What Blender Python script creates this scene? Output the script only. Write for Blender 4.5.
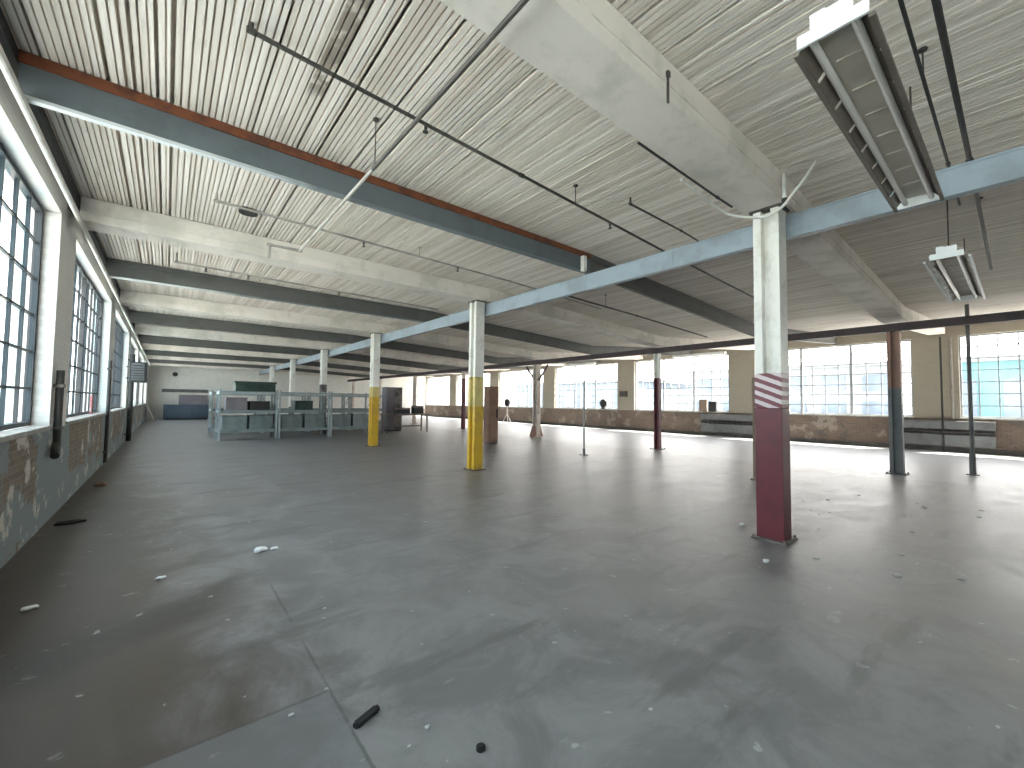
import bpy, bmesh, math, random
from mathutils import Vector, Matrix

random.seed(7)
sc = bpy.context.scene
for o in list(bpy.data.objects):
    bpy.data.objects.remove(o)
COL = sc.collection

# ------------------------------------------------------------------ camera
cam = bpy.data.cameras.new('camera')
cam.sensor_width = 36.0
cam.lens = 14.747
cam.clip_start, cam.clip_end = 0.05, 500
cam_ob = bpy.data.objects.new('camera', cam)
COL.objects.link(cam_ob)
R = Matrix(((0.77191, -0.03715, -0.63464), (-0.63561, -0.02678, -0.77154), (0.01167, 0.99895, -0.04429)))
cam_ob.matrix_world = Matrix.Translation((0, 0, 1.6)) @ R.to_4x4()
sc.camera = cam_ob

# ------------------------------------------------------------------ sky, sun, exposure
sc.view_settings.view_transform = 'Standard'
sc.view_settings.look = 'None'
sc.view_settings.gamma = 1
sc.view_settings.use_curve_mapping = False
sc.view_settings.exposure = 3.3
try:
    sc.cycles.use_denoising = True
    sc.cycles.max_bounces = 12
    sc.cycles.diffuse_bounces = 8
    sc.cycles.glossy_bounces = 4
    sc.cycles.transparent_max_bounces = 12
    sc.cycles.sample_clamp_indirect = 6
    sc.cycles.caustics_reflective = False
    sc.cycles.caustics_refractive = False
except Exception:
    pass
world = bpy.data.worlds.new('sky')
sc.world = world
world.use_nodes = True
wn = world.node_tree
wn.nodes.clear()
w_out = wn.nodes.new('ShaderNodeOutputWorld')
w_bg = wn.nodes.new('ShaderNodeBackground')
w_tc = wn.nodes.new('ShaderNodeTexCoord')
w_sep = wn.nodes.new('ShaderNodeSeparateXYZ')
w_ramp = wn.nodes.new('ShaderNodeValToRGB')
w_ramp.color_ramp.elements[0].position = 0.0
w_ramp.color_ramp.elements[0].color = (1.0, 0.965, 0.92, 1)
w_ramp.color_ramp.elements[1].position = 0.6
w_ramp.color_ramp.elements[1].color = (0.92, 0.95, 1.0, 1)
wn.links.new(w_tc.outputs['Generated'], w_sep.inputs[0])
wn.links.new(w_sep.outputs['Z'], w_ramp.inputs[0])
w_side = wn.nodes.new('ShaderNodeMapRange')          # hazy bright sky on the sun's side, clearer and bluer away from it
w_side.inputs['From Min'].default_value, w_side.inputs['From Max'].default_value = -0.9, 0.7
w_mix = wn.nodes.new('ShaderNodeMix')
w_mix.data_type = 'RGBA'
w_blue = wn.nodes.new('ShaderNodeMix')
w_blue.data_type = 'RGBA'
w_blue.blend_type = 'MULTIPLY'
w_blue.inputs[0].default_value = 1.0
w_blue.inputs[7].default_value = (0.80, 0.87, 0.92, 1)
wn.links.new(w_sep.outputs['X'], w_side.inputs['Value'])
wn.links.new(w_ramp.outputs[0], w_blue.inputs[6])
wn.links.new(w_side.outputs['Result'], w_mix.inputs[0])
wn.links.new(w_blue.outputs[2], w_mix.inputs[6])
wn.links.new(w_ramp.outputs[0], w_mix.inputs[7])
wn.links.new(w_mix.outputs[2], w_bg.inputs['Color'])
w_bg.inputs['Strength'].default_value = 1.2
wn.links.new(w_bg.outputs[0], w_out.inputs[0])

sun = bpy.data.lights.new('sun', 'SUN')
sun.energy = 7.5
sun.angle = 0.02
sun.color = (1.0, 0.95, 0.86)
sun_ob = bpy.data.objects.new('sun', sun)
COL.objects.link(sun_ob)
sun_ob.rotation_euler = Vector((-0.46, 0.30, -1.0)).to_track_quat('-Z', 'Y').to_euler()   # high, outside the brick window wall


# ------------------------------------------------------------------ materials
def new_mat(name):
    m = bpy.data.materials.new(name)
    m.use_nodes = True
    nt = m.node_tree
    b = nt.nodes['Principled BSDF']
    return m, nt, b


class G:
    """tiny node helper"""
    def __init__(self, nt):
        self.nt = nt
        self.tc = nt.nodes.new('ShaderNodeTexCoord').outputs['Object']
        s = nt.nodes.new('ShaderNodeSeparateXYZ')
        nt.links.new(self.tc, s.inputs[0])
        self.x, self.y, self.z = s.outputs

    def set(self, sock, v):
        if hasattr(v, 'is_output'):
            self.nt.links.new(v, sock)
        else:
            sock.default_value = v

    def math(self, op, a, b=0.0, c=0.0, clamp=False):
        n = self.nt.nodes.new('ShaderNodeMath')
        n.operation = op
        n.use_clamp = clamp
        for i, v in enumerate((a, b, c)):
            self.set(n.inputs[i], v)
        return n.outputs[0]

    def step(self, v, a, b):
        """0 below a, 1 above b, smooth"""
        n = self.nt.nodes.new('ShaderNodeMapRange')
        n.interpolation_type = 'SMOOTHSTEP'
        self.set(n.inputs['Value'], v)
        n.inputs['From Min'].default_value, n.inputs['From Max'].default_value = (a, b) if a < b else (b, a)
        n.inputs['To Min'].default_value, n.inputs['To Max'].default_value = (0, 1) if a < b else (1, 0)
        return n.outputs['Result']

    def vec(self, sx, sy, sz, order='xyz'):
        n = self.nt.nodes.new('ShaderNodeCombineXYZ')
        d = dict(x=self.x, y=self.y, z=self.z)
        for i, (k, s) in enumerate(zip(order, (sx, sy, sz))):
            self.set(n.inputs[i], self.math('MULTIPLY', d[k], s))
        return n.outputs[0]

    def noise(self, vec=None, scale=1.0, detail=4, rough=0.6, dist=0.0):
        n = self.nt.nodes.new('ShaderNodeTexNoise')
        self.set(n.inputs['Vector'], vec if vec is not None else self.tc)
        n.inputs['Scale'].default_value = scale
        n.inputs['Detail'].default_value = detail
        n.inputs['Roughness'].default_value = rough
        n.inputs['Distortion'].default_value = dist
        return n.outputs[0]

    def mix(self, f, a, b, mode='MIX'):
        n = self.nt.nodes.new('ShaderNodeMix')
        n.data_type = 'RGBA'
        n.blend_type = mode
        self.set(n.inputs[0], f)
        for s, v in ((n.inputs[6], a), (n.inputs[7], b)):
            self.set(s, v if hasattr(v, 'is_output') else (*v, 1.0))
        return n.outputs[2]

    def bump(self, h, strength=0.3, dist=0.02):
        n = self.nt.nodes.new('ShaderNodeBump')
        n.inputs['Strength'].default_value = strength
        n.inputs['Distance'].default_value = dist
        self.set(n.inputs['Height'], h)
        return n.outputs[0]


def paint(name, c, c2=None, scale=6.0, rough=0.6, metal=0.0, lo=0.45, hi=0.65, bump=0.0):
    """worn paint: c with patches of c2"""
    m, nt, b = new_mat(name)
    g = G(nt)
    if c2 is None:
        c2 = tuple(v * 0.8 for v in c)
    n = g.noise(scale=scale, detail=6, rough=0.65)
    g.set(b.inputs['Base Color'], g.mix(g.step(n, lo, hi), c, c2))
    b.inputs['Roughness'].default_value = rough
    b.inputs['Metallic'].default_value = metal
    if bump:
        g.set(b.inputs['Normal'], g.bump(n, bump))
    return m


M = {}
M['white'] = paint('white_paint', (0.74, 0.73, 0.69), (0.69, 0.67, 0.62), 3, 0.55)
M['column_white'] = paint('column_white_paint', (0.80, 0.79, 0.75), (0.66, 0.64, 0.59), 4, 0.45)
M['beam_white'] = paint('beam_white_paint', (0.765, 0.715, 0.66), (0.60, 0.57, 0.51), 1.6, 0.7, bump=0.15)
M['steel_blue'] = paint('blue_grey_steel_paint', (0.125, 0.150, 0.165), (0.105, 0.125, 0.135), 2, 0.5)
M['steel_grey'] = paint('dark_grey_steel_paint', (0.105, 0.108, 0.105), (0.085, 0.087, 0.083), 2, 0.5)
M['girder_blue'] = paint('girder_blue_grey_paint', (0.30, 0.36, 0.41), (0.24, 0.28, 0.31), 1.5, 0.45)
M['rust'] = paint('rust_red_primer', (0.20, 0.062, 0.025), (0.10, 0.035, 0.02), 5, 0.75)
M['maroon_dark'] = paint('dark_maroon_steel', (0.060, 0.040, 0.045), (0.04, 0.03, 0.032), 3, 0.6)
M['red'] = paint('maroon_paint', (0.125, 0.017, 0.026), (0.095, 0.015, 0.022), 5, 0.45)
M['maroon'] = paint('dark_red_paint', (0.13, 0.02, 0.03), (0.05, 0.012, 0.018), 3, 0.5)
M['yellow'] = paint('yellow_paint', (0.66, 0.42, 0.03), (0.52, 0.33, 0.05), 4, 0.45)
M['yellow_worn'] = paint('worn_pale_yellow_paint', (0.66, 0.55, 0.22), (0.40, 0.32, 0.12), 5, 0.5)
M['rose_brown'] = paint('faded_brown_red_paint', (0.33, 0.19, 0.14), (0.26, 0.16, 0.13), 4, 0.6)
M['cream_pink'] = paint('faded_cream_paint', (0.62, 0.54, 0.48), (0.46, 0.38, 0.33), 3, 0.6)
M['grey_steel'] = paint('grey_steel_paint', (0.15, 0.155, 0.157), (0.11, 0.114, 0.116), 3, 0.5)
M['dirty_base'] = paint('scuffed_grey_brown_paint', (0.20, 0.17, 0.16), (0.05, 0.05, 0.05), 2.5, 0.6)
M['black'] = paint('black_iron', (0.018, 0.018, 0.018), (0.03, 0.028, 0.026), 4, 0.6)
M['pipe_dark'] = paint('dark_grey_pipe', (0.050, 0.045, 0.040), (0.085, 0.077, 0.068), 3, 0.55)
M['pipe_pale'] = paint('dusty_painted_pipe', (0.36, 0.34, 0.31), (0.26, 0.24, 0.22), 3, 0.6)
M['pipe_white'] = paint('white_painted_pipe', (0.66, 0.65, 0.61), (0.52, 0.5, 0.46), 3, 0.55)
M['lamp_white'] = paint('white_lamp_enamel', (0.85, 0.87, 0.88), (0.78, 0.8, 0.8), 3, 0.3)
M['lamp_reflector'] = paint('dusty_lamp_reflector', (0.62, 0.57, 0.50), (0.54, 0.49, 0.42), 3, 0.45)
M['lamp_wing'] = paint('dusty_dark_lamp_wing', (0.15, 0.13, 0.105), (0.11, 0.095, 0.075), 3, 0.5)
M['tube'] = paint('unlit_lamp_tube', (0.76, 0.74, 0.70), (0.7, 0.68, 0.64), 3, 0.25)
M['rack'] = paint('grey_green_steel', (0.20, 0.245, 0.25), (0.15, 0.185, 0.19), 3, 0.5)
M['rack_pale'] = paint('pale_grey_steel', (0.35, 0.40, 0.41), (0.27, 0.31, 0.32), 3, 0.45)
M['dark_green'] = paint('dark_green_paint', (0.02, 0.045, 0.035), (0.012, 0.025, 0.02), 4, 0.5)
M['bin_grey'] = paint('grey_green_bin', (0.17, 0.21, 0.21), (0.12, 0.15, 0.15), 3, 0.5)
M['navy'] = paint('navy_blue_paint', (0.05, 0.075, 0.11), (0.04, 0.06, 0.09), 2, 0.5)
M['mauve'] = paint('dull_purple_grey_paint', (0.16, 0.14, 0.16), (0.2, 0.19, 0.2), 1, 0.6)
M['brown'] = paint('brown_board', (0.27, 0.165, 0.115), (0.21, 0.125, 0.085), 3, 0.75)
M['beige_post'] = paint('beige_brown_wood', (0.25, 0.185, 0.14), (0.2, 0.145, 0.11), 3, 0.7)
M['board'] = paint('pale_grey_board', (0.5, 0.47, 0.43), (0.4, 0.37, 0.34), 3, 0.8)
M['paper'] = paint('white_paper', (0.75, 0.77, 0.76), (0.62, 0.63, 0.62), 8, 0.8)
M['pale_chip'] = paint('pale_grey_flakes', (0.48, 0.49, 0.48), (0.42, 0.43, 0.42), 8, 0.9)
M['rubber'] = paint('black_rubber', (0.012, 0.012, 0.013), None, 8, 0.8)
M['red_sign'] = paint('faded_red_card', (0.38, 0.16, 0.17), (0.5, 0.38, 0.38), 12, 0.7)
M['sash_dark'] = paint('dark_steel_sash', (0.02, 0.025, 0.03), (0.03, 0.036, 0.042), 5, 0.5)
M['sash_pale'] = paint('pale_steel_sash', (0.34, 0.37, 0.40), (0.28, 0.31, 0.34), 5, 0.5)
M['sill'] = paint('grey_stone_sill', (0.30, 0.30, 0.28), (0.42, 0.41, 0.38), 6, 0.85)
M['ext_white'] = paint('pale_render', (0.15, 0.16, 0.17), (0.13, 0.14, 0.15), 0.3, 0.9)
M['ext_teal'] = paint('pale_teal_cladding', (0.05, 0.125, 0.14), (0.06, 0.14, 0.155), 0.3, 0.7)
M['ext_blue'] = paint('blue_grey_panel', (0.07, 0.09, 0.115), (0.08, 0.10, 0.13), 0.3, 0.7)


def mat_flange():
    # paint gone pale by the wall, blue grey further out
    m, nt, b = new_mat('pale_flange_paint')
    g = G(nt)
    n = g.noise(scale=2.5, detail=4)
    f = g.step(g.math('ADD', g.x, g.math('MULTIPLY', n, 2.0)), 2.2, 3.6)
    g.set(b.inputs['Base Color'], g.mix(f, (0.62, 0.66, 0.67), (0.17, 0.20, 0.215)))
    b.inputs['Roughness'].default_value = 0.5
    return m


M['flange'] = mat_flange()


def mat_stripe():
    m, nt, b = new_mat('red_white_stripes')
    g = G(nt)
    n = g.noise(scale=30, detail=2)
    v = g.math('ADD', g.math('SUBTRACT', g.z, g.math('MULTIPLY', g.y, 0.42)), g.math('MULTIPLY', n, 0.014))
    w = g.math('FRACT', g.math('MULTIPLY', v, 9.5))
    f = g.step(w, 0.46, 0.54)
    g.set(b.inputs['Base Color'], g.mix(f, (0.62, 0.53, 0.54), (0.15, 0.025, 0.04)))
    b.inputs['Roughness'].default_value = 0.45
    return m


M['stripe'] = mat_stripe()


def mat_floor():
    m, nt, b = new_mat('worn_concrete_floor')
    g = G(nt)
    big = g.noise(scale=0.35, detail=5, rough=0.6)
    mid = g.noise(scale=1.7, detail=8, rough=0.7, dist=0.6)
    streak = g.noise(vec=g.vec(0.5, 2.2, 1.0), scale=1.1, detail=5, rough=0.65)
    fine = g.noise(scale=16, detail=4)
    c = g.mix(g.step(mid, 0.38, 0.64), (0.160, 0.160, 0.160), (0.235, 0.233, 0.232))
    c = g.mix(g.math('MULTIPLY', g.step(streak, 0.53, 0.66), 0.7), c, (0.112, 0.113, 0.110))
    c = g.mix(g.math('MULTIPLY', g.step(big, 0.5, 0.66), 0.5), c, (0.225, 0.21, 0.195))
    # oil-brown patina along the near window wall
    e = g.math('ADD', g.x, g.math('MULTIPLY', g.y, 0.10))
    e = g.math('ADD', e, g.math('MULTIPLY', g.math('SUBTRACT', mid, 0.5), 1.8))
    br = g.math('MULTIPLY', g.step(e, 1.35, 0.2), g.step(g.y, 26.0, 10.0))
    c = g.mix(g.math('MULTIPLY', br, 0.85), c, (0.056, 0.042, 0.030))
    # reddish brown spill in the near corner, dark streak across it
    rs = g.math('ADD', g.math('ADD', g.math('MULTIPLY', g.x, 1.3), g.math('MULTIPLY', g.y, 0.5)), g.math('MULTIPLY', g.math('SUBTRACT', mid, 0.5), 1.6))
    c = g.mix(g.math('MULTIPLY', g.step(rs, 1.9, 0.6), 0.8), c, (0.045, 0.028, 0.018))
    sd = g.math('ABSOLUTE', g.math('ADD', g.math('SUBTRACT', g.y, g.math('ADD', 4.02, g.math('MULTIPLY', g.x, 0.42))), g.math('MULTIPLY', g.math('SUBTRACT', mid, 0.5), 0.7)))
    c = g.mix(g.math('MULTIPLY', g.math('MULTIPLY', g.step(sd, 0.42, 0.1), g.step(g.x, 0.75, 0.2)), 0.8), c, (0.040, 0.036, 0.031))
    # floor turns paler towards the brick window wall
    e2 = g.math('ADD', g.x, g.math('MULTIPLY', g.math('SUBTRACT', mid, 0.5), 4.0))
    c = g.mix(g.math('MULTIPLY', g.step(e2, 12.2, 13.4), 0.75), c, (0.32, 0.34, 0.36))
    # patch of newer slab with seams
    patch = g.math('MULTIPLY', g.step(g.x, 0.77, 0.75), g.step(g.y, 2.48, 2.46))
    c = g.mix(g.math('MULTIPLY', patch, 0.6), c, (0.165, 0.175, 0.178))
    dx = g.math('ABSOLUTE', g.math('SUBTRACT', g.x, g.math('ADD', 0.757, g.math('MULTIPLY', g.math('SUBTRACT', fine, 0.5), 0.015))))
    s1 = g.math('MULTIPLY', g.step(dx, 0.012, 0.004), g.math('MULTIPLY', g.step(g.y, 4.25, 4.1), g.step(g.noise(scale=2.3), 0.36, 0.46)))
    dy = g.math('ABSOLUTE', g.math('SUBTRACT', g.y, g.math('ADD', 2.475, g.math('MULTIPLY', g.math('SUBTRACT', fine, 0.5), 0.02))))
    s2 = g.math('MULTIPLY', g.step(dy, 0.014, 0.004), g.step(g.x, 0.77, 0.75))
    c = g.mix(g.math('MULTIPLY', g.math('MAXIMUM', s1, s2), 0.55), c, (0.05, 0.05, 0.05))
    # pale scuffs
    ps = g.step(g.noise(vec=g.vec(1.0, 1.6, 1.0), scale=2.1, detail=5, rough=0.7), 0.63, 0.70)
    c = g.mix(g.math('MULTIPLY', ps, 0.4), c, (0.36, 0.36, 0.355))
    sp = g.step(g.noise(scale=7.5, detail=3, rough=0.55), 0.69, 0.73)
    c = g.mix(g.math('MULTIPLY', sp, 0.55), c, (0.48, 0.49, 0.49))
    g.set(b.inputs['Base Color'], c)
    g.set(b.inputs['Roughness'], g.math('ADD', 0.27, g.math('MULTIPLY', mid, 0.3)))
    b.inputs['Specular IOR Level'].default_value = 0.48
    g.set(b.inputs['Normal'], g.bump(mid, 0.12, 0.02))
    return m


M['floor'] = mat_floor()


def mat_deck():
    m, nt, b = new_mat('white_painted_deck_boards')
    g = G(nt)
    per = g.noise(vec=g.vec(11.0, 0.12, 0), scale=1.0, detail=2)     # tone changes from board to board
    n = g.noise(vec=g.vec(6.0, 0.8, 1.0), scale=1.4, detail=6, rough=0.7)
    c = g.mix(g.step(per, 0.35, 0.65), (0.66, 0.59, 0.52), (0.84, 0.78, 0.72))
    c = g.mix(g.math('MULTIPLY', g.step(n, 0.55, 0.70), 0.6), c, (0.44, 0.39, 0.32))
    # strip of bare boards where the paint has come off
    ax = g.math('ABSOLUTE', g.math('SUBTRACT', g.x, 0.93))
    st = g.math('MULTIPLY', g.step(ax, 0.075, 0.055), g.math('MULTIPLY', g.step(g.y, 2.2, 2.3), g.step(g.y, 4.1, 3.9)))
    st = g.math('MULTIPLY', st, g.step(g.noise(scale=4.0, detail=3), 0.40, 0.55))
    c = g.mix(g.math('MULTIPLY', st, 0.85), c, (0.25, 0.20, 0.16))
    g.set(b.inputs['Base Color'], c)
    b.inputs['Roughness'].default_value = 0.75
    return m


M['deck'] = mat_deck()


def mat_brick(name, c1, c2, mortar, patches=None, lo=0.5, hi=0.56, scale=4.5, bays=False):
    m, nt, b = new_mat(name)
    g = G(nt)
    v = g.vec(1, 1, 0, order='yzx')
    bt = nt.nodes.new('ShaderNodeTexBrick')
    nt.links.new(v, bt.inputs['Vector'])
    bt.inputs['Color1'].default_value = (*c1, 1)
    bt.inputs['Color2'].default_value = (*c2, 1)
    bt.inputs['Mortar'].default_value = (*mortar, 1)
    bt.inputs['Scale'].default_value = scale
    bt.inputs['Mortar Size'].default_value = 0.025
    bt.inputs['Brick Width'].default_value = 0.95
    bt.inputs['Row Height'].default_value = 0.32
    c = bt.outputs['Color']
    h = bt.outputs['Fac']
    n = g.noise(scale=1.1, detail=7, rough=0.7)
    n2 = g.noise(scale=2.4, detail=6, rough=0.7)
    if bays:      # the bays between the piers have lost more paint
        fr = g.math('FRACT', g.math('DIVIDE', g.math('SUBTRACT', g.y, 8.39 - 3.188), 6.376))
        away = g.step(g.math('ABSOLUTE', g.math('SUBTRACT', fr, 0.5)), 0.12, 0.2)
        n = g.math('SUBTRACT', n, g.math('MULTIPLY', g.math('MULTIPLY', away, g.step(g.z, 0.15, 0.6)), 0.17))
    c = g.mix(0.35, c, g.mix(n2, c1, c2))
    if patches:
        c = g.mix(g.step(n, lo, hi), c, patches[0])
        if len(patches) > 1:
            c = g.mix(g.step(n2, 0.56, 0.62), c, patches[1])
    g.set(b.inputs['Base Color'], c)
    b.inputs['Roughness'].default_value = 0.85
    g.set(b.inputs['Normal'], g.bump(g.math('SUBTRACT', g.math('MULTIPLY', n2, 0.6), h), 0.35, 0.01))
    return m


M['brick_white'] = mat_brick('white_painted_brick', (0.68, 0.68, 0.66), (0.62, 0.62, 0.60), (0.55, 0.55, 0.53))
M['brick_peel'] = mat_brick('peeling_painted_brick', (0.22, 0.18, 0.14), (0.14, 0.115, 0.09), (0.27, 0.25, 0.22),
                            [(0.205, 0.25, 0.265), (0.52, 0.50, 0.46)], 0.38, 0.42, bays=True)
M['brick_beige'] = mat_brick('beige_painted_brick', (0.32, 0.295, 0.245), (0.29, 0.265, 0.22), (0.25, 0.23, 0.19))
M['brick_brown'] = mat_brick('brown_brick', (0.165, 0.115, 0.09), (0.11, 0.08, 0.065), (0.21, 0.18, 0.15),
                             [(0.24, 0.205, 0.17), (0.10, 0.09, 0.08)], 0.54, 0.60)


def mat_glass(name, tints, stripes):
    m = bpy.data.materials.new(name)
    m.use_nodes = True
    nt = m.node_tree
    nt.nodes.clear()
    g = G(nt)
    out = nt.nodes.new('ShaderNodeOutputMaterial')
    tr = nt.nodes.new('ShaderNodeBsdfTransparent')
    gl = nt.nodes.new('ShaderNodeBsdfGlossy')
    gl.inputs['Roughness'].default_value = 0.08
    mx = nt.nodes.new('ShaderNodeMixShader')
    mx.inputs[0].default_value = 0.06
    n = g.noise(vec=g.vec(1, stripes, 0.15), scale=1.0, detail=2)
    g.set(tr.inputs['Color'], g.mix(g.step(n, 0.42, 0.6), tints[0], tints[1]))
    nt.links.new(tr.outputs[0], mx.inputs[1])
    nt.links.new(gl.outputs[0], mx.inputs[2])
    nt.links.new(mx.outputs[0], out.inputs[0])
    return m


M['glass_aqua'] = mat_glass('aqua_tinted_glass', ((0.46, 0.60, 0.66), (0.88, 0.88, 0.86)), 5.0)
M['glass_clear'] = mat_glass('dusty_clear_glass', ((0.90, 0.89, 0.87), (0.95, 0.94, 0.92)), 1.5)


# ------------------------------------------------------------------ mesh helpers
class MB:
    def __init__(self):
        self.v, self.f, self.mi = [], [], []

    def add(self, vs, fs, mi=0):
        k = len(self.v)
        self.v += [tuple(p) for p in vs]
        self.f += [tuple(i + k for i in f) for f in fs]
        self.mi += [mi] * len(fs)
        return self

    def box(self, x0, y0, z0, x1, y1, z1, mi=0, bev=0.0):
        if bev > 0:
            bm = bmesh.new()
            r = bmesh.ops.create_cube(bm, size=1)
            for v in r['verts']:
                v.co = Vector(((x0 + x1) / 2 + v.co.x * (x1 - x0), (y0 + y1) / 2 + v.co.y * (y1 - y0), (z0 + z1) / 2 + v.co.z * (z1 - z0)))
            bmesh.ops.bevel(bm, geom=bm.edges[:], offset=bev, segments=2, affect='EDGES', profile=0.5)
            bm.verts.index_update()
            self.add([v.co for v in bm.verts], [[v.index for v in f.verts] for f in bm.faces], mi)
            bm.free()
            return self
        p = [(x0, y0, z0), (x1, y0, z0), (x1, y1, z0), (x0, y1, z0), (x0, y0, z1), (x1, y0, z1), (x1, y1, z1), (x0, y1, z1)]
        return self.hexa(p, mi)

    def hexa(self, p, mi=0):
        return self.add(p, [(0, 3, 2, 1), (4, 5, 6, 7), (0, 1, 5, 4), (1, 2, 6, 5), (2, 3, 7, 6), (3, 0, 4, 7)], mi)

    def slopebox(self, x0, x1, y0, y1, za0, zb0, za1, zb1, mi=0):
        """box running along X whose bottom goes za0->zb0 and top za1->zb1"""
        p = [(x0, y0, za0), (x1, y0, zb0), (x1, y1, zb0), (x0, y1, za0), (x0, y0, za1), (x1, y0, zb1), (x1, y1, zb1), (x0, y1, za1)]
        return self.hexa(p, mi)

    def tube(self, pts, r, n=8, mi=0):
        pts = [Vector(p) for p in pts]
        rings = []
        prev = None
        for i, p in enumerate(pts):
            if i == 0:
                t = pts[1] - p
            elif i == len(pts) - 1:
                t = p - pts[i - 1]
            else:
                t = (pts[i + 1] - p).normalized() + (p - pts[i - 1]).normalized()
            t.normalize()
            a = prev if prev is not None else (Vector((0, 0, 1)) if abs(t.z) < 0.9 else Vector((1, 0, 0)))
            u = (a - t * a.dot(t))
            if u.length < 1e-4:
                a = Vector((0, 1, 0))
                u = a - t * a.dot(t)
            u.normalize()
            prev = u
            w = t.cross(u)
            sc_ = 1.0
            if 0 < i < len(pts) - 1:
                c = max(0.5, (pts[i + 1] - p).normalized().dot(t))
                sc_ = 1.0 / c
            rings.append([p + (u * math.cos(2 * math.pi * k / n) + w * math.sin(2 * math.pi * k / n)) * r * min(sc_, 1.4) for k in range(n)])
        vs = [q for ring in rings for q in ring]
        fs = []
        for i in range(len(pts) - 1):
            for k in range(n):
                fs.append((i * n + k, i * n + (k + 1) % n, (i + 1) * n + (k + 1) % n, (i + 1) * n + k))
        fs.append(tuple(range(n - 1, -1, -1)))
        fs.append(tuple((len(pts) - 1) * n + k for k in range(n)))
        return self.add(vs, fs, mi)

    def prism_x(self, prof, x0, x1, mi=0):
        """closed YZ profile extruded along X"""
        n = len(prof)
        vs = [(x0, y, z) for y, z in prof] + [(x1, y, z) for y, z in prof]
        fs = [(i, (i + 1) % n, n + (i + 1) % n, n + i) for i in range(n)]
        fs += [tuple(range(n - 1, -1, -1)), tuple(range(n, 2 * n))]
        return self.add(vs, fs, mi)

    def prism_z(self, prof, z0, z1, mi=0):
        n = len(prof)
        vs = [(x, y, z0) for x, y in prof] + [(x, y, z1) for x, y in prof]
        fs = [(i, (i + 1) % n, n + (i + 1) % n, n + i) for i in range(n)]
        fs += [tuple(range(n - 1, -1, -1)), tuple(range(n, 2 * n))]
        return self.add(vs, fs, mi)

    def build(self, name, mats, parent=None, origin=None):
        if not isinstance(mats, (list, tuple)):
            mats = [mats]
        off = Vector((0, 0, 0))
        if parent is not None:
            r = parent
            while r.parent:
                r = r.parent
            off = Vector(r.location)
        elif origin is not None:
            off = Vector(origin)
        me = bpy.data.meshes.new(name)
        me.from_pydata([tuple(Vector(p) - off) for p in self.v], [], self.f)
        for m in mats:
            me.materials.append(m)
        me.polygons.foreach_set('material_index', self.mi)
        bm = bmesh.new()
        bm.from_mesh(me)
        bmesh.ops.recalc_face_normals(bm, faces=bm.faces[:])
        bm.to_mesh(me)
        bm.free()
        me.update()
        o = bpy.data.objects.new(name, me)
        COL.objects.link(o)
        if parent is not None:
            o.parent = parent
        else:
            o.location = off
        return o


def tag(o, label, cat, group=None, kind='thing'):
    o['label'] = label
    o['category'] = cat
    if group:
        o['group'] = group
    o['kind'] = kind
    return o


def thing(name, loc, label, cat, group=None):
    o = bpy.data.objects.new(name, None)
    o.empty_display_size = 0.1
    o.location = loc
    COL.objects.link(o)
    return tag(o, label, cat, group)


def struct(o):
    o['kind'] = 'structure'
    return o


def copy_tree(o, parent=None):
    c = o.copy()
    COL.objects.link(c)
    if parent is not None:
        c.parent = parent
    for ch in list(o.children):
        copy_tree(ch, c)
    return c


ORD = ['first', 'second', 'third', 'fourth', 'fifth', 'sixth', 'seventh', 'eighth', 'ninth']

# ------------------------------------------------------------------ layout of the hall (metres)
XL, XR = -1.13, 22.16            # inner faces of the two window walls
XG, XG2 = 5.955, 13.70            # girders
XC, XC2 = 5.725, 13.62            # column lines
YN, YF = -5.2, 42.0
Y0, DY = 1.945, 6.376            # first column row and spacing
RY0, RDY = 2.04, 6.85            # piers of the brick window wall
SILL = 1.25


def deck_z(x):
    if x <= XG:
        return 4.36
    if x <= XG2:
        return 4.36 + (x - XG) / (XG2 - XG) * (4.02 - 4.36)
    return 4.02 + (x - XG2) / (XR - XG2) * (4.66 - 4.02)


# ---- floor
b = MB()
b.box(XL - 0.4, YN - 0.4, -0.25, XR + 0.4, YF + 0.4, 0.0)
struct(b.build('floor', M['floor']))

# ---- ceiling: nail-laminated boards running down the hall, each a little higher or lower
b = MB()
x = XL - 0.4
rnd = random.Random(3)
prev_z = None
while x < XR + 0.4:
    w = rnd.choice((0.046, 0.05, 0.054, 0.058))
    gap = 0.013
    dz = rnd.uniform(0.0, 0.008)
    slot = 0.0
    if rnd.random() < 0.13:      # an open joint
        gap, slot = rnd.uniform(0.018, 0.034), 0.035
    xa, xb = x, x + w - gap
    za, zb = deck_z(xa) + dz, deck_z(xb) + dz
    zg = deck_z(xb) + 0.036 + slot
    b.add([(xa, YN, za), (xb, YN, zb), (xb, YF, zb), (xa, YF, za)], [(0, 3, 2, 1)])
    b.add([(xa, YN, za), (xa, YF, za), (xa, YF, zg), (xa, YN, zg)], [(0, 1, 2, 3)])
    b.add([(xb, YN, zb), (xb, YF, zb), (xb, YF, zg), (xb, YN, zg)], [(0, 1, 2, 3)])
    b.add([(xb, YN, zg), (x + w, YN, zg), (x + w, YF, zg), (xb, YF, zg)], [(0, 3, 2, 1)])
    x += w
for (xa, xb) in ((XL - 0.4, XG), (XG, XG2), (XG2, XR + 0.4)):
    b.slopebox(xa, xb, YN - 0.4, YF + 0.4, deck_z(xa) + 0.08, deck_z(xb) + 0.08, deck_z(xa) + 0.2, deck_z(xb) + 0.2)
struct(b.build('ceiling', M['deck']))

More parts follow.
